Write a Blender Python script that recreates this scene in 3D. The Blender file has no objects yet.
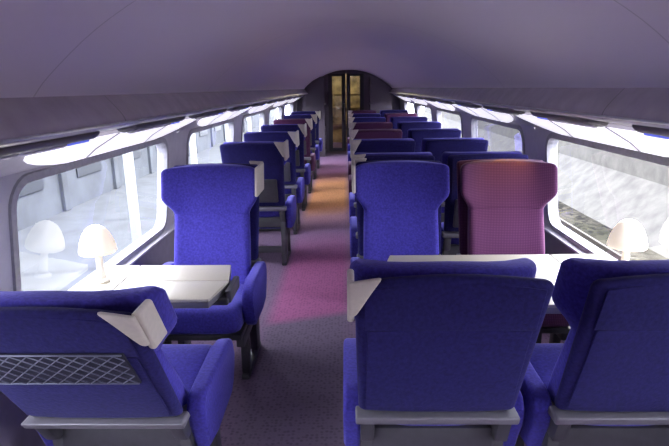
import bpy, bmesh, math, random
from mathutils import Matrix, Vector
random.seed(3)
S = bpy.context.scene
COL = S.collection
try:
    S.view_settings.view_transform = 'Standard'
except Exception: pass
CX = 0.06

# ---------------------------------------------------------------- materials
def mat_base(name):
    m = bpy.data.materials.new(name); m.use_nodes = True
    return m, m.node_tree.nodes, m.node_tree.links, m.node_tree.nodes['Principled BSDF']
def ramp(n, stops, interp='LINEAR'):
    r = n.new('ShaderNodeValToRGB'); r.color_ramp.interpolation = interp
    e = r.color_ramp.elements
    e[0].position, e[0].color = stops[0][0], (*stops[0][1], 1)
    e[1].position, e[1].color = stops[-1][0], (*stops[-1][1], 1)
    for p, c in stops[1:-1]:
        k = e.new(p); k.color = (*c, 1)
    return r
def simple(name, col, rough=.5, metal=0, nscale=40, nvar=.12, bump=0.0, sheen=0, emis=None, estr=0):
    m, n, l, b = mat_base(name)
    tc = n.new('ShaderNodeTexCoord'); t = n.new('ShaderNodeTexNoise')
    t.inputs['Scale'].default_value = nscale; t.inputs['Detail'].default_value = 3
    l.new(tc.outputs['Object'], t.inputs['Vector'])
    r = ramp(n, [(.3, tuple(c*(1-nvar) for c in col)), (.7, tuple(min(1, c*(1+nvar)) for c in col))])
    l.new(t.outputs['Fac'], r.inputs['Fac']); l.new(r.outputs['Color'], b.inputs['Base Color'])
    b.inputs['Roughness'].default_value = rough; b.inputs['Metallic'].default_value = metal
    if sheen:
        b.inputs['Sheen Weight'].default_value = sheen; b.inputs['Sheen Roughness'].default_value = .4
        b.inputs['Sheen Tint'].default_value = (*[min(1, c*1.5+.15) for c in col], 1)
        b.inputs['Specular IOR Level'].default_value = .15
    if bump:
        bp = n.new('ShaderNodeBump'); bp.inputs['Strength'].default_value = bump; bp.inputs['Distance'].default_value = .01
        l.new(t.outputs['Fac'], bp.inputs['Height']); l.new(bp.outputs['Normal'], b.inputs['Normal'])
    if emis:
        b.inputs['Emission Color'].default_value = (*emis, 1); b.inputs['Emission Strength'].default_value = estr
    return m
M = {}
M['blue'] = simple('blue_velour', (.040, .031, .23), .9, nscale=90, nvar=.25, bump=.15, sheen=.9)
M['blue_dark'] = simple('navy_velour', (.015, .012, .080), .9, nscale=90, nvar=.2, bump=.15, sheen=.25)  # same blue velour, with the shade on the seat backs put into its colour
def purple():
    m, n, l, b = mat_base('magenta_striped_velour')
    tc = n.new('ShaderNodeTexCoord')
    w = n.new('ShaderNodeTexWave'); w.inputs['Scale'].default_value = 34; w.bands_direction = 'X'
    w2 = n.new('ShaderNodeTexWave'); w2.inputs['Scale'].default_value = 34; w2.bands_direction = 'Z'
    for k in (w, w2): l.new(tc.outputs['Object'], k.inputs['Vector'])
    mx = n.new('ShaderNodeMath'); mx.operation = 'MULTIPLY'
    l.new(w.outputs['Fac'], mx.inputs[0]); l.new(w2.outputs['Fac'], mx.inputs[1])
    r = ramp(n, [(.1, (.048, .011, .042)), (.8, (.100, .032, .080))])
    l.new(mx.outputs[0], r.inputs['Fac']); l.new(r.outputs['Color'], b.inputs['Base Color'])
    b.inputs['Roughness'].default_value = .9; b.inputs['Specular IOR Level'].default_value = .15
    b.inputs['Sheen Weight'].default_value = .35; b.inputs['Sheen Tint'].default_value = (.55, .38, .5, 1)
    return m
M['purple'] = purple()
M['cream'] = simple('cream_leather', (.50, .44, .37), .5, nscale=60, nvar=.05, bump=.05)
M['grey'] = simple('grey_plastic', (.12, .11, .13), .45, nvar=.05)
M['dgrey'] = simple('dark_grey_plastic', (.04, .037, .045), .5, nvar=.1)
M['metal'] = simple('brushed_metal', (.5, .5, .53), .3, 1, nvar=.08)
M['chrome'] = simple('net_wire', (.11, .11, .16), .4, .2, nvar=.05)
M['netback'] = simple('net_backing', (.012, .011, .03), .8, nvar=.1)
M['table'] = simple('cream_laminate', (.46, .415, .335), .35, nscale=120, nvar=.03)
M['wall'] = simple('mauve_grey_panel', (.46, .43, .49), .55, nscale=15, nvar=.05)
M['wall_low'] = simple('dark_mauve_panel', (.20, .17, .23), .7, nscale=15, nvar=.08)
M['rack'] = simple('rack_brown_grey', (.42, .375, .42), .25, nscale=10, nvar=.08)
M['rackdark'] = simple('rack_joint', (.14, .12, .14), .4, nscale=10, nvar=.08)
M['rubber'] = simple('window_rubber', (.28, .27, .30), .5)
M['shade'] = simple('lamp_shade_glass', (.80, .72, .60), .4, nvar=.02, emis=(1, .84, .66), estr=.50)
M['lampstem'] = simple('lamp_stem_enamel', (.75, .70, .62), .35, nvar=.02, emis=(1, .88, .78), estr=.2)
M['led'] = simple('light_diffuser', (.5, .49, .55), .4, nvar=.01, emis=(.94, .91, 1), estr=.9)  # panel above the window, its glow put into the material as emission
M['display'] = simple('blue_display', (.1, .12, .6), .3, emis=(.15, .2, 1), estr=.6)
M['lens'] = simple('reading_light_lens', (.60, .58, .63), .15, nvar=.03)
M['bulk'] = simple('bulkhead_dark', (.06, .045, .06), .5, nvar=.1)
M['endwall'] = simple('end_wall_mauve', (.10, .08, .10), .5, nvar=.1)
M['warm'] = simple('vestibule_wood', (.38, .30, .17), .5, nscale=4, nvar=.7)
M['concrete'] = simple('pale_concrete', (.058, .054, .045), .9, nscale=2.5, nvar=.3, bump=.2)
M['platform'] = simple('platform_asphalt', (.022, .0245, .0285), .9, nscale=2, nvar=.3)
M['facade'] = simple('station_facade', (.036, .040, .047), .8, nscale=1, nvar=.35)
M['facade_dark'] = simple('facade_glazing', (.016, .018, .022), .4)
M['white'] = simple('white_panel', (.2, .21, .22), .5, nvar=.03)
M['steel'] = simple('rail_steel', (.06, .05, .04), .5, .4)
def ballast():
    m, n, l, b = mat_base('ballast_gravel')
    tc = n.new('ShaderNodeTexCoord'); v = n.new('ShaderNodeTexVoronoi'); v.inputs['Scale'].default_value = 7
    l.new(tc.outputs['Object'], v.inputs['Vector'])
    bw = n.new('ShaderNodeRGBToBW'); l.new(v.outputs['Color'], bw.inputs[0])
    t = n.new('ShaderNodeTexNoise'); t.inputs['Scale'].default_value = .8; l.new(tc.outputs['Object'], t.inputs['Vector'])
    r = ramp(n, [(.2, (.006, .0055, .0045)), (.8, (.040, .037, .029))])
    r2 = ramp(n, [(.35, (.6, .62, .5)), (.65, (1.3, 1.25, 1.2))]); l.new(t.outputs['Fac'], r2.inputs['Fac'])
    mx = n.new('ShaderNodeMixRGB'); mx.blend_type = 'MULTIPLY'; mx.inputs[0].default_value = 1
    l.new(bw.outputs[0], r.inputs['Fac']); l.new(r.outputs['Color'], mx.inputs[1]); l.new(r2.outputs['Color'], mx.inputs[2])
    l.new(mx.outputs[0], b.inputs['Base Color'])
    b.inputs['Roughness'].default_value = .95; b.inputs['Specular IOR Level'].default_value = .1
    return m
M['ballast'] = ballast()
def carpet():
    m, n, l, b = mat_base('purple_block_carpet')
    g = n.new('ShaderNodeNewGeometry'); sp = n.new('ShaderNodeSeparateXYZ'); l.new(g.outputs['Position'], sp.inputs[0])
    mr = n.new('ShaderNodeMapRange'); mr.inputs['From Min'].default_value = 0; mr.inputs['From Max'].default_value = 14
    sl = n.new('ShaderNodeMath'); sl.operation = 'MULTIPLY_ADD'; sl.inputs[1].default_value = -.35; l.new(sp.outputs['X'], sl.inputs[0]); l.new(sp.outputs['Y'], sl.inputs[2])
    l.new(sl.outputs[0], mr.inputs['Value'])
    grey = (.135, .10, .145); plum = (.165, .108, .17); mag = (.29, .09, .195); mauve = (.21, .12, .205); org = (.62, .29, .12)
    r = ramp(n, [(0, grey), (3.62/14, mag), (4.8/14, mag), (5.9/14, mauve), (6.6/14, (.32, .17, .19)), (7.2/14, org), (9.0/14, org), (10.2/14, (.28, .12, .19)), (12/14, mauve), (1, grey)])  # magenta and orange patches along the aisle, blended into the carpet colour
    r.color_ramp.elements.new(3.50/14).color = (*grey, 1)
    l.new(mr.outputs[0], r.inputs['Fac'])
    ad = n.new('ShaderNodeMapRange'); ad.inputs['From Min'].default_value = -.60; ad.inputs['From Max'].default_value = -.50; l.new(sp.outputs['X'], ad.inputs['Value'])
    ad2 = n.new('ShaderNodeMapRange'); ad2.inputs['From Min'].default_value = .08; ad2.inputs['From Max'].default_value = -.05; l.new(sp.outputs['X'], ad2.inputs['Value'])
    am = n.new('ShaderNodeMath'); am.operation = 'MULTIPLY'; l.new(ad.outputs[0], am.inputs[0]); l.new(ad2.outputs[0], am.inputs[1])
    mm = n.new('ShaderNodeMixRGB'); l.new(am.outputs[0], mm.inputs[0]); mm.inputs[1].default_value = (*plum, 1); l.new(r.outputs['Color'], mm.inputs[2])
    v = n.new('ShaderNodeTexVoronoi'); v.inputs['Scale'].default_value = 45; v.inputs['Randomness'].default_value = .5
    l.new(g.outputs['Position'], v.inputs['Vector'])
    r2 = ramp(n, [(.15, (.62, .6, .66)), (.5, (1.12, 1.1, 1.12))]); l.new(v.outputs['Distance'], r2.inputs['Fac'])
    t = n.new('ShaderNodeTexNoise'); t.inputs['Scale'].default_value = 200; l.new(g.outputs['Position'], t.inputs['Vector'])
    mx = n.new('ShaderNodeMixRGB'); mx.blend_type = 'MULTIPLY'; mx.inputs[0].default_value = .8
    l.new(mm.outputs[0], mx.inputs[1]); l.new(r2.outputs['Color'], mx.inputs[2])
    l.new(mx.outputs[0], b.inputs['Base Color'])
    b.inputs['Roughness'].default_value = .85; b.inputs['Specular IOR Level'].default_value = .2
    bp = n.new('ShaderNodeBump'); bp.inputs['Strength'].default_value = .3; bp.inputs['Distance'].default_value = .005
    l.new(t.outputs['Fac'], bp.inputs['Height']); l.new(bp.outputs['Normal'], b.inputs['Normal'])
    return m
M['carpet'] = carpet()
def ceil_mat():
    m, n, l, b = mat_base('ceiling_panels')
    g = n.new('ShaderNodeNewGeometry'); sp = n.new('ShaderNodeSeparateXYZ'); l.new(g.outputs['Position'], sp.inputs[0])
    a = n.new('ShaderNodeMath'); a.operation = 'ADD'; a.inputs[1].default_value = 2.55; l.new(sp.outputs['Y'], a.inputs[0])
    d = n.new('ShaderNodeMath'); d.operation = 'DIVIDE'; d.inputs[1].default_value = 2.1; l.new(a.outputs[0], d.inputs[0])
    f = n.new('ShaderNodeMath'); f.operation = 'FRACT'; l.new(d.outputs[0], f.inputs[0])
    c = (.64, .575, .66)
    r = ramp(n, [(0, (.47, .42, .48)), (.003, c), (1, c)], 'CONSTANT')
    l.new(f.outputs[0], r.inputs['Fac']); l.new(r.outputs['Color'], b.inputs['Base Color'])
    b.inputs['Roughness'].default_value = .5
    return m
M['ceil'] = ceil_mat()
def glass():
    m = bpy.data.materials.new('window_glass'); m.use_nodes = True
    n = m.node_tree.nodes; l = m.node_tree.links; n.clear()
    o = n.new('ShaderNodeOutputMaterial'); mx = n.new('ShaderNodeMixShader')
    tr = n.new('ShaderNodeBsdfTransparent'); tr.inputs[0].default_value = (.90, .94, .96, 1)
    gl = n.new('ShaderNodeBsdfGlossy'); gl.inputs['Roughness'].default_value = .01
    fr = n.new('ShaderNodeFresnel'); fr.inputs[0].default_value = 1.85
    mu = n.new('ShaderNodeMath'); mu.operation = 'MULTIPLY'; mu.inputs[1].default_value = .6; l.new(fr.outputs[0], mu.inputs[0])
    l.new(mu.outputs[0], mx.inputs[0]); l.new(tr.outputs[0], mx.inputs[1]); l.new(gl.outputs[0], mx.inputs[2]); l.new(mx.outputs[0], o.inputs[0])
    return m
M['glass'] = glass()

# ---------------------------------------------------------------- helpers
def mesh_from(name, bm, mat, smooth=True, angle=None):
    bmesh.ops.recalc_face_normals(bm, faces=bm.faces)
    me = bpy.data.meshes.new(name); bm.to_mesh(me); bm.free()
    me.materials.append(M[mat] if isinstance(mat, str) else mat)
    for p in me.polygons: p.use_smooth = smooth
    return me
def obj(name, me, parent=None, loc=(0, 0, 0), rot=(0, 0, 0), **props):
    o = bpy.data.objects.new(name, me); COL.objects.link(o)
    o.location = loc; o.rotation_euler = rot
    if parent: o.parent = parent
    for k, v in props.items(): o[k] = v
    return o
def rrect(w, d, r, seg=4, edge=8):
    r = min(r, w/2-.0005, d/2-.0005); pts = []
    hw, hd = w/2, d/2
    cs = [(hw-r, -hd+r, -90), (hw-r, hd-r, 0), (-hw+r, hd-r, 90), (-hw+r, -hd+r, 180)]
    for i, (cx, cy, a0) in enumerate(cs):
        arc = [(cx+r*math.cos(math.radians(a0+90*k/seg)), cy+r*math.sin(math.radians(a0+90*k/seg))) for k in range(seg+1)]
        pts += arc
        nx = cs[(i+1) % 4]; a1 = math.radians(nx[2])
        e = (nx[0]+r*math.cos(a1), nx[1]+r*math.sin(a1)); s = arc[-1]
        for k in range(1, edge): pts.append((s[0]+(e[0]-s[0])*k/edge, s[1]+(e[1]-s[1])*k/edge))
    return pts
def loft(bm, secs, warp=None):
    rings = []
    for z, w, d, r, xc, yc, g in secs:
        ring = []
        for x, y in rrect(w, d, r):
            yy = y+g*abs(2*x/w)**3.2
            p = Vector((x+xc, yy+yc, z))
            if warp: p = warp(p)
            ring.append(bm.verts.new(p))
        rings.append(ring)
    n = len(rings[0])
    for a, b in zip(rings, rings[1:]):
        for i in range(n): bm.faces.new((a[i], a[(i+1) % n], b[(i+1) % n], b[i]))
    for ring, fl in ((rings[0], True), (rings[-1], False)):
        def f(ix):
            vs = [ring[i % n] for i in ix]
            if not fl: vs = vs[::-1]
            try: bm.faces.new(vs)
            except Exception: pass
        top = list(range(16, 25)); bot = [0]+list(range(47, 39, -1))
        for k in range(8): f([bot[k], bot[k+1], top[k+1], top[k]])
        f(list(range(0, 17))); f(list(range(24, 41)))
def rounded_secs(z0, z1, fw, n=8, e=.03, r=.03, e0=None):
    out = []
    e0 = e if e0 is None else e0
    A = (10, 35, 60, 90)
    for a in A:
        z = z0+e0*(1-math.cos(math.radians(a))); i = e0*(1-math.sin(math.radians(a)))
        w, d, xc, yc, g = fw(z); out.append((z, w-2*i, max(.004, d-1.6*i), r, xc, yc, g))
    for k in range(1, n):
        z = z0+e0+(z1-z0-e0-e)*k/n
        w, d, xc, yc, g = fw(z); out.append((z, w, d, r, xc, yc, g))
    for a in reversed(A):
        z = z1-e*(1-math.cos(math.radians(a))); i = e*(1-math.sin(math.radians(a)))
        w, d, xc, yc, g = fw(z); out.append((z, w-2*i, max(.004, d-1.6*i), r, xc, yc, g))
    return out
def rbox(bm, x0, x1, y0, y1, z0, z1, bev=.01, seg=3, warp=None):
    vs = [bm.verts.new((x, y, z)) for x in (x0, x1) for y in (y0, y1) for z in (z0, z1)]
    idx = [(0, 1, 3, 2), (4, 6, 7, 5), (0, 4, 5, 1), (2, 3, 7, 6), (0, 2, 6, 4), (1, 5, 7, 3)]
    fs = [bm.faces.new([vs[i] for i in f]) for f in idx]
    allv = set(vs)
    if bev > 0:
        es = list({e for f in fs for e in f.edges})
        r = bmesh.ops.bevel(bm, geom=es, offset=bev, segments=seg, profile=.5, affect='EDGES')
        allv = {v for v in vs if v.is_valid} | set(r['verts'])
    if warp:
        for v in allv: v.co = warp(v.co)
def box_mesh(name, dims, mat, bev=.01, warp=None, smooth=None):
    bm = bmesh.new(); rbox(bm, *dims, bev=bev, warp=warp)
    return mesh_from(name, bm, mat, smooth=False)
def auto(me, ang=40):
    bm = bmesh.new(); bm.from_mesh(me)
    for e in bm.edges:
        e.smooth = not (len(e.link_faces) == 2 and e.calc_face_angle(0) > math.radians(ang))
    for f in bm.faces: f.smooth = True
    bm.to_mesh(me); bm.free(); return me
def lathe(name, prof, mat, n=32, closed=False):
    bm = bmesh.new(); rings = []
    for r, z in prof:
        rings.append([bm.verts.new((r*math.cos(2*math.pi*i/n), r*math.sin(2*math.pi*i/n), z)) for i in range(n)] if r > 1e-5 else [bm.verts.new((0, 0, z))])
    for a, b in zip(rings, rings[1:]):
        for i in range(n):
            j = (i+1) % n
            if len(a) == 1: bm.faces.new((a[0], b[j], b[i]))
            elif len(b) == 1: bm.faces.new((a[i], a[j], b[0]))
            else: bm.faces.new((a[i], a[j], b[j], b[i]))
    return mesh_from(name, bm, mat)
def tube(bm, a, b, r, n=6):
    a = Vector(a); b = Vector(b); d = (b-a).normalized()
    u = d.orthogonal().normalized(); w = d.cross(u)
    R = []
    for p in (a, b): R.append([bm.verts.new(p+r*(math.cos(2*math.pi*i/n)*u+math.sin(2*math.pi*i/n)*w)) for i in range(n)])
    for i in range(n): bm.faces.new((R[0][i], R[0][(i+1) % n], R[1][(i+1) % n], R[1][i]))
    bm.faces.new(R[0][::-1]); bm.faces.new(R[1])
def empty(name, loc, rot=(0, 0, 0), **props):
    e = bpy.data.objects.new(name, None); COL.objects.link(e); e.location = loc; e.rotation_euler = rot
    e.empty_display_size = .1
    for k, v in props.items(): e[k] = v
    return e

# ---------------------------------------------------------------- seats
CACHE = {}
def WARP(rec, dr, crown=0.0):
    def W(p):
        p = Vector(p); t = max(0, p.z-.44); z = p.z
        if crown and z > .98: z += crown*max(0, 1-(p.x/.27)**2)*min(1, (z-.98)/.10)
        return Vector((p.x, p.y-rec*(p.z-.44), z-dr*t/.69))
    return W
def seat_meshes(fab, rec, dr, aisle):
    key = (fab, rec, dr, aisle)
    if key in CACHE: return CACHE[key]
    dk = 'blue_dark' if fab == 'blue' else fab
    W = WARP(rec, dr); WC = WARP(rec, dr, .024 if rec > .3 else .010)
    R = {}
    bm = bmesh.new()
    def fb(z):
        t = (z-.44)/.5
        return (.45-.01*t, .11-.02*t+.02*math.sin(math.pi*min(1, t*1.3)), 0, .005, .045)
    loft(bm, rounded_secs(.44, .945, fb, 8, .03, .04), W)
    R['backrest'] = mesh_from('backrest', bm, fab)
    bm = bmesh.new()
    def sm(t): t = max(0, min(1, t)); return t*t*(3-2*t)
    def fh(z):
        t = (z-.86)/.27
        return (.445+.11*sm(t*2.4), .085+.01*sm(t*2), 0, .012, .045+.065*sm(t*2.4))
    loft(bm, rounded_secs(.86, 1.125, fh, 14, .022, .04, .012), WC)
    R['headrest'] = mesh_from('headrest', bm, fab)
    bm = bmesh.new()
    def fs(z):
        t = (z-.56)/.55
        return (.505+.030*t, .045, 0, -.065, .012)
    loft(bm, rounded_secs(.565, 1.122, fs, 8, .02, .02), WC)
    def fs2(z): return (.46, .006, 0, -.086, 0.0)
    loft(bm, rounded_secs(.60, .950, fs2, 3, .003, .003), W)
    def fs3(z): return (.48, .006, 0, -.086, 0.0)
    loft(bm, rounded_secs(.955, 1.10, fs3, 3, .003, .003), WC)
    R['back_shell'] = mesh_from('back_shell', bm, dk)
    bm = bmesh.new(); rbox(bm, -.262, .262, -.112, -.035, .525, .562, .008, 3, W)
    R['back_trim_bar'] = auto(mesh_from('back_trim_bar', bm, 'grey'))
    bm = bmesh.new()
    secs = []
    for z, i in ((.335, .02), (.345, .004), (.36, 0), (.42, 0), (.445, .004), (.462, .018), (.474, .045), (.481, .09), (.484, .15)):
        secs.append((z, .48-2*i, .54-2*i, .06, 0, .24, 0))
    loft(bm, secs, lambda p: Vector((p.x, p.y, p.z+.02*max(0, (p.y-.2)/.3)-.012*math.exp(-((p.y-.2)/.15)**2)*(p.z > .45))))
    R['seat_cushion'] = mesh_from('seat_cushion', bm, fab)
    prof = [(-.08, .53), (-.05, .568), (0, .578), (.28, .578), (.36, .572), (.40, .555), (.42, .52), (.415, .48), (.40, .43), (.385, .37), (.34, .335), (.10, .325), (-.02, .345), (-.06, .46)]
    bm = bmesh.new(); hw = .031
    A = [bm.verts.new((-hw, y, z)) for y, z in prof]; B = [bm.verts.new((hw, y, z)) for y, z in prof]
    bm.faces.new(A); bm.faces.new(B[::-1])
    for i in range(len(prof)):
        j = (i+1) % len(prof); bm.faces.new((A[i], B[i], B[j], A[j]))
    es = [e for e in bm.edges if (e.verts[0].co.x == e.verts[1].co.x)]
    bmesh.ops.bevel(bm, geom=es, offset=.017, segments=4, profile=.5, affect='EDGES')
    R['armrest'] = auto(mesh_from('armrest', bm, fab), 50)
    bm = bmesh.new()
    rbox(bm, -.24, .24, .02, .46, .30, .333, .008, 2)
    for s in (-1, 1):
        a, b = sorted((s*.245, s*.20))
        rbox(bm, a, b, -.06, .05, .03, .46, .008, 2)
        rbox(bm, a, b, -.10, .03, .42, .53, .006, 2, W)
        rbox(bm, a, b, .05, .42, .24, .302, .008, 2)
        rbox(bm, a, b, -.08, .34, 0, .032, .008, 2)
        rbox(bm, a, b, .26, .32, .03, .25, .008, 2)
    rbox(bm, -.21, .21, -.06, -.02, .36, .45, .006, 2)
    rbox(bm, -.21, .21, .0, .035, .10, .16, .006, 2)
    R['pedestal'] = auto(mesh_from('pedestal', bm, 'dgrey'))
    if aisle:
        bm = bmesh.new(); s = aisle
        def fc(z):
            t = max(0, (z-1.01)/.125)
            w = .02+.070*t
            return (w, .020, s*(.2845-w/2), -.084, 0)
        loft(bm, rounded_secs(1.01, 1.138, fc, 6, .009, .009), WC)
        dp, yc = (.10, -.02) if rec > .3 else (.235, .052)
        def fc2(z):
            return (.020, dp, s*(.2765 if rec > .3 else .281), yc, 0)
        loft(bm, rounded_secs(.975, 1.137, fc2, 5, .009, .009), W)
        R['headrest_grip'] = mesh_from('headrest_grip', bm, 'cream')
    CACHE[key] = R
    return R
NZ0, NZ1 = .825, .975
def net_mesh(rec, dr):
    k = ('net', rec, dr)
    if k in CACHE: return CACHE[k]
    W = WARP(rec, dr)
    bm = bmesh.new(); w, z0, z1 = .205, NZ0, NZ1; y = -.102
    n = 9; h = z1-z0; st = 2*w/n
    for i in range(-4, n+1):
        for sg in (1, -1):
            xa = -w+i*st; xb = xa+h*1.1
            q1, q2 = z0, z1; x1, x2 = xa, xb
            if x1 < -w: q1 = q1+(q2-q1)*(-w-x1)/(x2-x1); x1 = -w
            if x2 > w: q2 = q1+(q2-q1)*(w-x1)/(x2-x1); x2 = w
            if x2 <= x1+.001: continue
            tube(bm, W((sg*x1, y, q1)), W((sg*x2, y, q2)), .0018, 5)
    for a, b in (((-w, z0), (w, z0)), ((w, z1), (-w, z1))):
        tube(bm, W((a[0], y, a[1])), W((b[0], y, b[1])), .0025, 6)
    CACHE[k] = mesh_from('net_pocket', bm, 'chrome'); return CACHE[k]
def netback_mesh(rec, dr):
    k = ('netb', rec, dr)
    if k not in CACHE:
        CACHE[k] = box_mesh('pocket_backing', (-.208, .208, -.099, -.091, NZ0-.003, NZ1+.003), 'netback', .002, WARP(rec, dr))
    return CACHE[k]
def tray_mesh(rec, dr):
    k = ('tray', rec, dr)
    if k not in CACHE:
        W = WARP(rec, dr)
        bm = bmesh.new()
        rbox(bm, -.20, .20, -.122, -.092, .61, .82, .01, 3, W)
        rbox(bm, -.03, .03, -.130, -.120, .82, .845, .003, 2, W)
        CACHE[k] = auto(mesh_from('folding_tray', bm, 'dgrey'))
    return CACHE[k]
def seat(x, y, face, fab='blue', rec=.25, dr=-.005, aisle=0, extra=None, label=None, group=None):
    la = aisle*face
    R = seat_meshes(fab, rec, dr, la)
    e = empty('train_seat', (x, y, 0), (0, 0, 0 if face > 0 else math.pi), category='seat',
              label=label or ('blue velour train seat with winged headrest' if fab == 'blue' else 'magenta patterned velour train seat with winged headrest'),
              group=group or 'upholstered seats of the rail carriage')
    for k, me in R.items():
        if k == 'armrest':
            obj('armrest', me, e, (-.272, 0, 0)); obj('armrest', me, e, (.272, 0, 0))
        else:
            o = obj(k, me, e)
            if k == 'headrest_grip': o['label'] = 'cream leather corner of the headrest'
    if extra == 'net':
        n = obj('net_pocket', netback_mesh(rec, dr), e)
        obj('net', net_mesh(rec, dr), n, label='grey diamond mesh net')
    if extra == 'tray': obj('folding_tray', tray_mesh(rec, dr), e)
    return e
LX, AX, BX = -.80, .33, .94
seat(-.79, 1.64, 1, rec=.58, dr=.080, aisle=1, extra='net', label='blue velour seat with reclined back and grey mesh net pocket')
seat(.285, 1.64, 1, rec=.36, dr=.055, aisle=-1, label='dark blue aisle seat seen from behind with cream headrest corner')
seat(.922, 1.64, 1, rec=.36, dr=.055, label='dark blue window seat seen from behind at the cream table')
seat(LX+.005, 2.98, -1, aisle=1, label='blue single seat with cream headrest corner facing the table')
seat(AX-.008, 3.05, -1, aisle=-1, label='blue aisle seat with cream headrest corner facing the table')
seat(BX+.005, 3.05, -1, 'purple', label='magenta patterned seat facing the table beside the window')
for i, y in enumerate((4.68, 5.75, 6.9, 8.1, 9.4, 10.7)):
    fab = 'purple' if i in (3,) else 'blue'
    seat(LX, y, 1, fab, aisle=1, extra='tray')
RA = [(3.78, 'blue', 'blue'), (4.80, 'blue', 'blue'), (5.9, 'purple', 'blue'), (7.1, 'purple', 'blue'), (8.3, 'blue', 'blue'), (9.5, 'blue', 'purple'), (10.8, 'purple', 'blue')]
for y, fa, fb_ in RA:
    seat(AX-.005, y, 1, fa, aisle=-1, extra='tray')
    seat(BX+.005, y, 1, fb_, extra='tray')

# ---------------------------------------------------------------- tables
def table(x0, x1, y0, y1, wall_side, fixed, label):
    zc = .72; ym = (y0+y1)/2
    e = empty('folding_table', ((x0+x1)/2, ym, 0), category='table', label=label)
    hx = (x1-x0)/2; hy = (y1-y0)/2
    ai = -wall_side
    def seg(p, q): return sorted((wall_side*hx+ai*p, wall_side*hx+ai*q))
    a0, a1 = seg(0, fixed-.004)
    obj('tabletop', auto(box_mesh('tabletop', (a0, a1, -hy, hy, zc-.034, zc), 'table', .004)), e)
    l0, l1 = seg(fixed, 2*hx)
    for s in (-1, 1):
        ylo, yhi = sorted((s*.003, s*hy))
        def tap(p, s=s):
            x = p.x
            if x*ai > (l0+l1)/2*ai: x -= ai*max(0, abs(p.y)-.12)*.35
            return Vector((x, p.y, p.z))
        lf = obj('folding_leaf', auto(box_mesh('folding_leaf', (l0, l1, ylo, yhi, zc-.014, zc), 'table', .003, tap)), e)
        obj('leaf_edge', auto(box_mesh('leaf_edge', (l0, l1, ylo, yhi, zc-.042, zc-.0145), 'grey', .004, tap)), lf, label='grey plastic edge of the table leaf')
    bm = bmesh.new()
    b0, b1 = seg(.02, 2*hx-.02)
    rbox(bm, b0, b1, -.07, .07, zc-.06, zc-.0425, .006)
    q0, q1 = seg(2*hx-.2, 2*hx+.02)
    rbox(bm, q0, q1, -.12, .12, zc-.075, zc-.0425, .008)
    q0, q1 = seg(2*hx+.004, 2*hx+.03)
    rbox(bm, q0, q1, -.10, .10, zc-.070, zc-.012, .006)
    obj('table_frame', auto(mesh_from('table_frame', bm, 'dgrey')), e)
    bm = bmesh.new()
    px = -ai*hx*.75
    rbox(bm, px-.03, px+.03, -.05, .05, .02, zc-.05, .012); rbox(bm, px-.07, px+.07, -.12, .12, 0, .025, .008)
    obj('table_leg', auto(mesh_from('table_leg', bm, 'dgrey')), e)
    return e
table(-1.24, -.55, 2.07, 2.52, -1, .20, 'small cream folding table between two facing single seats')
table(.15, 1.35, 2.0, 2.66, 1, .30, 'long cream folding table between facing pairs of seats')
def lamp(x, y, z, tilt):
    e = empty('table_lamp', (x, y, z), (0, tilt, 0), category='lamp', label='small lamp with cream mushroom shade on the table by the window')
    obj('base', lathe('lamp_base', [(0, 0), (.036, 0), (.036, .008), (.022, .016), (0, .016)], 'lampstem'), e)
    obj('stem', lathe('lamp_stem', [(0, .014), (.022, .014), (.017, .06), (.013, .165), (0, .165)], 'lampstem', 20), e)
    P = [(.0, .150), (.055, .149), (.078, .140), (.082, .145), (.080, .162), (.073, .192), (.060, .224), (.043, .250), (.022, .265), (0, .270)]
    obj('lamp_shade', lathe('lamp_shade', P, 'shade', 40), e)
lamp(-1.135, 2.29, .7225, -.02)
lamp(1.262, 2.32, .7215, .0)

# ---------------------------------------------------------------- carriage shell
Y0, Y1 = -2.6, 13.5
def X(side, u): return CX+side*u
def strip(name, side, prof, mat, y0=Y0, y1=Y1, ang=30, **props):
    bm = bmesh.new(); ny = 14; rows = []
    for k in range(ny+1):
        y = y0+(y1-y0)*k/ny
        rows.append([bm.verts.new((X(side, u), y, h)) for u, h in prof])
    for a, b in zip(rows, rows[1:]):
        for i in range(len(prof)-1): bm.faces.new((a[i], a[i+1], b[i+1], b[i]))
    me = mesh_from(name, bm, mat); auto(me, ang)
    return obj(name, me, **props)
def catmull(pts, n=4):
    out = []
    for i in range(len(pts)-1):
        p0 = pts[max(0, i-1)]; p1 = pts[i]; p2 = pts[i+1]; p3 = pts[min(len(pts)-1, i+2)]
        for k in range(n):
            t = k/n
            out.append(tuple(.5*((2*p1[c])+(-p0[c]+p2[c])*t+(2*p0[c]-5*p1[c]+4*p2[c]-p3[c])*t*t+(-p0[c]+3*p1[c]-3*p2[c]+p3[c])*t**3) for c in (0, 1)))
    out.append(pts[-1]); return out
HL, HU = .60, 1.29; UL, UU = 1.335, 1.265
def uh(h): return UL+(UU-UL)*(h-HL)/(HU-HL)
WSP = [(1.86+2.2*k, 3.56+2.2*k) for k in range(-2, 5)]
WH0, WH1, WR = .655, 1.25, .10
def loop_pts(a, b, h0, h1, r):
    return [(p[0]+(a+b)/2, p[1]+(h0+h1)/2) for p in rrect(b-a, h1-h0, r, 6, 6)]
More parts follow.
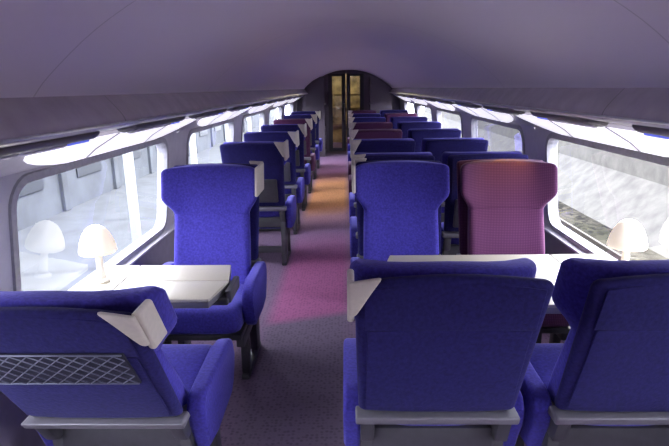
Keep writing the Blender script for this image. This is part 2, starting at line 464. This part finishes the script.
for side, nm in ((-1, 'left'), (1, 'right')):
    bm = bmesh.new()
    def P(y, h, off=0): return (X(side, uh(h)+off), y, h)
    low = [(1.30, 0), (1.33, .10), (1.335, .55), (1.335, HL)]
    for wi, (a, b) in enumerate(WSP):
        m0 = a-.25; m1 = b+.25
        inner = loop_pts(a, b, WH0, WH1, WR)
        cy, ch = (a+b)/2, (WH0+WH1)/2
        outer = []
        for y, h in inner:
            dy, dh = (y-cy)/((b-a)/2), (h-ch)/((WH1-WH0)/2)
            s = max(abs(dy), abs(dh)); dy, dh = dy/s, dh/s
            outer.append((cy+dy*(m1-m0)/2, (HL+HU)/2+dh*(HU-HL)/2))
        vi = [bm.verts.new(P(y, h)) for y, h in inner]
        vo = [bm.verts.new(P(y, h)) for y, h in outer]
        vd = [bm.verts.new(P(y, h, .06)) for y, h in inner]
        n = len(vi)
        for i in range(n):
            j = (i+1) % n
            bm.faces.new((vi[i], vi[j], vo[j], vo[i])); bm.faces.new((vi[i], vd[i], vd[j], vi[j]))
    yA = WSP[0][0]-.25; yB = WSP[-1][1]+.25
    for s0, s1 in ((Y0, yA), (yB, Y1)):
        if s1 > s0:
            q = [bm.verts.new(P(y, h)) for y, h in ((s0, HL), (s1, HL), (s1, HU), (s0, HU))]; bm.faces.new(q)
    me = mesh_from('wall_'+nm, bm, 'wall'); auto(me, 35)
    obj('wall_'+nm, me, kind='structure')
    strip('baseboard_'+nm, side, low, 'wall_low', kind='structure')
    o = 1 if side < 0 else 2
    strip('trim_%d' % o, side, [(1.335, .60), (1.30, .605), (1.295, .62), (1.33, .63)], 'wall', kind='structure')
    strip('trim_%d' % (o+2), side, [(1.265, 1.29), (1.25, 1.295), (1.20, 1.335), (1.12, 1.39), (1.09, 1.405)], 'wall', kind='structure')
    rp = catmull([(1.09, 1.405), (1.03, 1.420), (.975, 1.430), (.948, 1.445), (.945, 1.462), (.957, 1.487), (.985, 1.522), (1.02, 1.56)], 4)
    strip('trim_%d' % (o+4), side, rp, 'rack', ang=70, kind='structure')
    bm = bmesh.new(); tube(bm, (X(side, .941), Y0, 1.453), (X(side, .941), Y1, 1.453), .005, 8)
    obj('trim_%d' % (o+6), mesh_from('rack_rail', bm, 'metal'), kind='structure')
    bm = bmesh.new()
    for k in range(14):
        yy = 1.06+1.08*k-2.16
        if yy > Y1-.1: break
        prev = None
        for u, h in rp:
            q = [bm.verts.new((X(side, u-.002), yy-.004, h-.001)), bm.verts.new((X(side, u-.002), yy+.004, h-.001))]
            if prev: bm.faces.new((prev[0], prev[1], q[1], q[0]))
            prev = q
    obj('trim_%d' % (o+8), mesh_from('rack_joints', bm, 'rackdark', False), kind='structure')
    for wi, (a, b) in enumerate(WSP):
        w = empty('window_%d' % (wi+1+(0 if side < 0 else len(WSP))), (0, 0, 0), kind='structure')
        w.location = P((a+b)/2, WH0)
        inv = -Vector(w.location)
        bm = bmesh.new()
        L = [loop_pts(a-.03, b+.03, WH0-.03, WH1+.03, WR+.03), loop_pts(a-.026, b+.026, WH0-.026, WH1+.026, WR+.026), loop_pts(a+.006, b-.006, WH0+.006, WH1-.006, WR-.006), loop_pts(a+.012, b-.012, WH0+.012, WH1-.012, WR-.012)]
        offs = [-.001, -.010, -.010, .05]
        R_ = [[bm.verts.new(Vector(P(y, h, o_))+inv) for y, h in lp] for lp, o_ in zip(L, offs)]
        n = len(R_[0])
        for p, q in zip(R_, R_[1:]):
            for i in range(n): bm.faces.new((p[i], p[(i+1) % n], q[(i+1) % n], q[i]))
        obj('window_frame', auto(mesh_from('window_frame', bm, 'rubber'), 40), w)
        bm = bmesh.new()
        bm.faces.new([bm.verts.new(Vector(P(y, h, .012))+inv) for y, h in loop_pts(a+.0, b-.0, WH0, WH1, WR)])
        obj('window_pane', mesh_from('window_pane', bm, 'glass', smooth=False), w)
        bm = bmesh.new(); N = 28; rows = []
        prof = [(1.252, 1.290), (1.20, 1.333), (1.085, 1.402)]
        a2, b2 = a-.18, b+.24
        def lp(q, off):
            if q < .4: f = q/.4; u, h = prof[0][0]+(prof[1][0]-prof[0][0])*f, prof[0][1]+(prof[1][1]-prof[0][1])*f
            else: f = (q-.4)/.6; u, h = prof[1][0]+(prof[2][0]-prof[1][0])*f, prof[1][1]+(prof[2][1]-prof[1][1])*f
            return (side*(u-off)-side*1.2, h-off-1.33)
        for k in range(N+1):
            t = k/N; y = a2+(b2-a2)*t; wd = max(.02, min(1, (4*t*(1-t))**.6*1.2))
            row = []
            for j in range(6):
                q = 1-(1-j/5)*wd
                x_, h_ = lp(q, .008); row.append(bm.verts.new((x_, y-(a2+b2)/2, h_)))
            rows.append(row)
        for p, q in zip(rows, rows[1:]):
            for j in range(5): bm.faces.new((p[j], p[j+1], q[j+1], q[j]))
        ld_ = obj('light_diffuser', mesh_from('light_diffuser', bm, 'led'), None, (X(side, 1.2), (a2+b2)/2, 1.33), category='ceiling light', label='glowing white tapered light strip above the window', group='light strips above the windows')
        for yy in (-.36, .36):
            bm = bmesh.new(); vv = []
            for j in range(6):
                x_, h_ = lp(j/5, .011); x2, h2 = lp(j/5, .004)
                vv.append([bm.verts.new((x_, yy-.004, h_)), bm.verts.new((x_, yy+.004, h_)), bm.verts.new((x2, yy+.004, h2)), bm.verts.new((x2, yy-.004, h2))])
            for p, q in zip(vv, vv[1:]):
                for i in range(4): bm.faces.new((p[i], p[(i+1) % 4], q[(i+1) % 4], q[i]))
            obj('panel_rib', mesh_from('panel_rib', bm, 'wall', False), ld_, label='mauve grey rib across the light strip')
def console(side, y):
    a = side*math.atan2(.03, .14)
    e = empty('reading_light_console', (X(side, 1.015), y, 1.424), (0, a, 0), category='reading light', label='grey overhead console with oval reading lights', group='overhead reading light consoles')
    if 'cons' not in CACHE:
        bm = bmesh.new()
        secs = []
        for z, i in ((0.0, 0), (-.010, .002), (-.018, .010), (-.023, .02)):
            secs.append((z, .10-2*i, .78-3*i, .048, 0, 0, 0))
        loft(bm, secs); CACHE['cons'] = mesh_from('console_housing', bm, 'grey')
        bm = bmesh.new(); loft(bm, [(-.021, .052, .24, .025, 0, 0, 0), (-.029, .044, .23, .021, 0, 0, 0), (-.032, .03, .20, .014, 0, 0, 0)]); CACHE['lens'] = mesh_from('lens', bm, 'lens')
        CACHE['disp'] = box_mesh('seat_display', (-.018, .018, -.05, .05, -.030, -.018), 'display', .003)
    obj('housing', CACHE['cons'], e)
    obj('reading_light', CACHE['lens'], e, (0, -.22, 0)); obj('reading_light', CACHE['lens'], e, (0, .05, 0))
    obj('seat_display', CACHE['disp'], e, (0, .27, 0), label='small glowing blue seat display')
for side in (-1, 1):
    for k in range(10): console(side, 1.60+1.08*k)
base = [(-1.02, 1.56), (-.96, 1.625), (-.80, 1.755), (-.60, 1.87), (-.40, 1.945), (-.20, 1.985), (0, 1.995)]
full = base+[(-u, h) for u, h in reversed(base[:-1])]
strip('ceiling', 1, catmull(full), 'ceil', kind='structure')
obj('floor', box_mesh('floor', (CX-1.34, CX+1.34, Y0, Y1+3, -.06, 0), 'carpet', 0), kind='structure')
DX0, DX1, DH = -.44, .44, 1.91
bm = bmesh.new()
rbox(bm, CX-1.40, DX0, Y1, Y1+.08, 0, 2.15, 0); rbox(bm, DX1, CX+1.40, Y1, Y1+.08, 0, 2.15, 0); rbox(bm, DX0, DX1, Y1, Y1+.08, DH, 2.15, 0)
obj('wall_far', mesh_from('wall_far', bm, 'endwall', False), kind='structure')
obj('wall_near', box_mesh('wall_near', (CX-1.40, CX+1.40, Y0-.08, Y0, 0, 2.15), 'wall', 0), kind='structure')
d = empty('door_1', (0, Y1+.04, 0), kind='structure')
bm = bmesh.new()
for x0 in (-.44, .01):
    x1 = x0+.43
    rbox(bm, x0, x0+.10, -.02, .02, .01, DH, .004); rbox(bm, x1-.10, x1, -.02, .02, .01, DH, .004)
    rbox(bm, x0+.10, x1-.10, -.02, .02, .01, .10, .004); rbox(bm, x0+.10, x1-.10, -.02, .02, DH-.06, DH, .004)
obj('door_frame', mesh_from('door_frame', bm, 'dgrey', False), d)
bm = bmesh.new()
rbox(bm, -.34, -.11, -.004, .004, .10, DH-.06, 0); rbox(bm, .11, .34, -.004, .004, .10, DH-.06, 0)
obj('door_pane', mesh_from('door_pane', bm, 'glass', False), d)
bm = bmesh.new(); tube(bm, (-.05, -.05, .8), (-.05, -.05, 1.2), .012, 10); tube(bm, (-.05, -.05, .82), (-.05, -.015, .82), .008); tube(bm, (-.05, -.05, 1.18), (-.05, -.015, 1.18), .008)
obj('handle', mesh_from('handle', bm, 'metal'), d)
for sx in (-1, 1):
    x0 = -.50 if sx < 0 else .56
    e = empty('luggage_cabinet', (x0, 12.98, 0), category='luggage rack', label='tall dark luggage rack cabinet beside the end door')
    pr = [(0, 0), (.50, 0), (.50, 1.55), (.42, 1.62), (.26, 1.74), (.10, 1.82), (0, 1.84)]
    for yy in (-.45, .43):
        bm = bmesh.new()
        A = [bm.verts.new((sx*u, yy, z)) for u, z in pr]; B = [bm.verts.new((sx*u, yy+.03, z)) for u, z in pr]
        bm.faces.new(A); bm.faces.new(B[::-1])
        for i in range(len(pr)): j = (i+1) % len(pr); bm.faces.new((A[i], B[i], B[j], A[j]))
        obj('end_panel', mesh_from('end_panel', bm, 'bulk', False), e)
    for z in (.05, .62, 1.18):
        a, b = sorted((sx*.01, sx*.49)); obj('shelf', box_mesh('shelf', (a, b, -.418, .428, z, z+.03), 'grey', .004), e)
bm = bmesh.new()
rbox(bm, -1.0, -.9, Y1+.08, Y1+2.4, 0, 2.15, 0); rbox(bm, .9, 1.0, Y1+.08, Y1+2.4, 0, 2.15, 0); rbox(bm, -1.0, 1.0, Y1+2.4, Y1+2.5, 0, 2.15, 0)
rbox(bm, -1.0, 1.0, Y1+.08, Y1+2.5, 2.15, 2.2, 0)
for z in (.5, 1.0, 1.4): rbox(bm, -.9, .9, Y1+2.3, Y1+2.4, z, z+.05, 0)
obj('wall_vestibule', mesh_from('wall_vestibule', bm, 'warm', False), kind='structure')
ld = bpy.data.lights.new('vestibule_light', 'POINT'); ld.energy = 22; ld.color = (1, .84, .52); ld.shadow_soft_size = .15
lo = bpy.data.objects.new('vestibule_light', ld); COL.objects.link(lo); lo.location = (0, Y1+1.3, 1.90)
def spot(loc, tgt, en, col, size):
    ls = bpy.data.lights.new('reading_spot', 'SPOT'); ls.energy = en; ls.color = col; ls.spot_size = math.radians(size); ls.spot_blend = .9; ls.shadow_soft_size = .03
    s_ = bpy.data.objects.new('reading_spot', ls); COL.objects.link(s_); s_.location = loc
    s_.rotation_euler = (Vector(tgt)-Vector(loc)).to_track_quat('-Z', 'Y').to_euler()
spot((X(1, .97), 3.02, 1.375), (.93, 3.2, 1.04), 8, (1, .75, .0), 75)  # added warm lamp imitating a patch of sun on the magenta headrest

# ---------------------------------------------------------------- exterior
obj('ballast_ground', box_mesh('ballast_ground', (1.8, 40, -20, 60, -2.6, -2.3), 'ballast', 0), kind='stuff', category='gravel', label='grey-brown railway ballast beside the train')
bm = bmesh.new()
pr = [(7.3, -2.299), (8.6, -1.1), (8.6, .9), (9.1, .9), (9.1, -2.299)]
A = [bm.verts.new((x, -20, z)) for x, z in pr]; B = [bm.verts.new((x, 60, z)) for x, z in pr]
bm.faces.new(A); bm.faces.new(B[::-1])
for i in range(len(pr)): j = (i+1) % len(pr); bm.faces.new((A[i], B[i], B[j], A[j]))
obj('retaining_wall', mesh_from('retaining_wall', bm, 'concrete', False), category='wall', label='pale sloping concrete retaining wall along the tracks')
for x in (4.6, 6.1):
    bm = bmesh.new(); rbox(bm, x-.07, x+.07, -20, 60, -2.30, -2.28, 0); rbox(bm, x-.015, x+.015, -20, 60, -2.28, -2.17, 0); rbox(bm, x-.035, x+.035, -20, 60, -2.17, -2.13, .004)
    obj('rail', mesh_from('rail', bm, 'steel', False), category='rail', label='rusty steel rail lying on the ballast', group='rails of the neighbouring track')
obj('station_platform', box_mesh('station_platform', (-30, -1.9, -20, 60, -2.0, -1.7), 'platform', .02), category='platform', label='grey asphalt station platform beside the train')
bm = bmesh.new(); rbox(bm, -8.4, -8, -20, 60, -1.7, 2.2, 0)
for k in range(16): rbox(bm, -8.02, -7.9, -6+3.4*k, -5.7+3.4*k, -1.7, 2.2, .02)
fac = obj('station_building', mesh_from('station_building', bm, 'facade', False), category='building', label='grey station building with pilasters and dark windows behind the platform')
for k in range(15):
    y = -5.0+3.4*k
    obj('station_window', box_mesh('station_window', (-7.995, -7.96, y, y+1.6, -.9, .9), 'facade_dark', .01), fac)
for k in range(12):
    bm = bmesh.new(); y = -3+4.2*k
    rbox(bm, -4.1, -3.95, y, y+.15, -1.7, 2.4, .02); rbox(bm, -4.2, -3.85, y-.1, y+.25, -1.7, -1.6, .01)
    obj('platform_post', mesh_from('platform_post', bm, 'white', False), category='post', label='white steel post standing on the platform', group='posts along the platform')

# ---------------------------------------------------------------- light
w = bpy.data.worlds.new('World'); S.world = w; w.use_nodes = True
bg = w.node_tree.nodes['Background']; bg.inputs[0].default_value = (.87, .88, 1, 1); bg.inputs[1].default_value = 20
sd = bpy.data.lights.new('sun', 'SUN'); sd.energy = 15; sd.angle = .02; sd.color = (1, .96, .90)
so = bpy.data.objects.new('sun', sd); COL.objects.link(so)
dirv = Vector((-.55, -.15, -1.0)); so.rotation_euler = dirv.to_track_quat('-Z', 'Y').to_euler()

# ---------------------------------------------------------------- camera
cd = bpy.data.cameras.new('camera'); cd.lens = 530/669*36; cd.sensor_width = 36; cd.clip_start = .02
cam = bpy.data.objects.new('camera', cd); COL.objects.link(cam); S.camera = cam
cam.matrix_world = Matrix.Translation((0, 0, 1.575)) @ Matrix.Rotation(math.radians(1.4), 4, 'Z') @ Matrix.Rotation(math.radians(90-14.3), 4, 'X') @ Matrix.Rotation(math.radians(-.8), 4, 'Z')
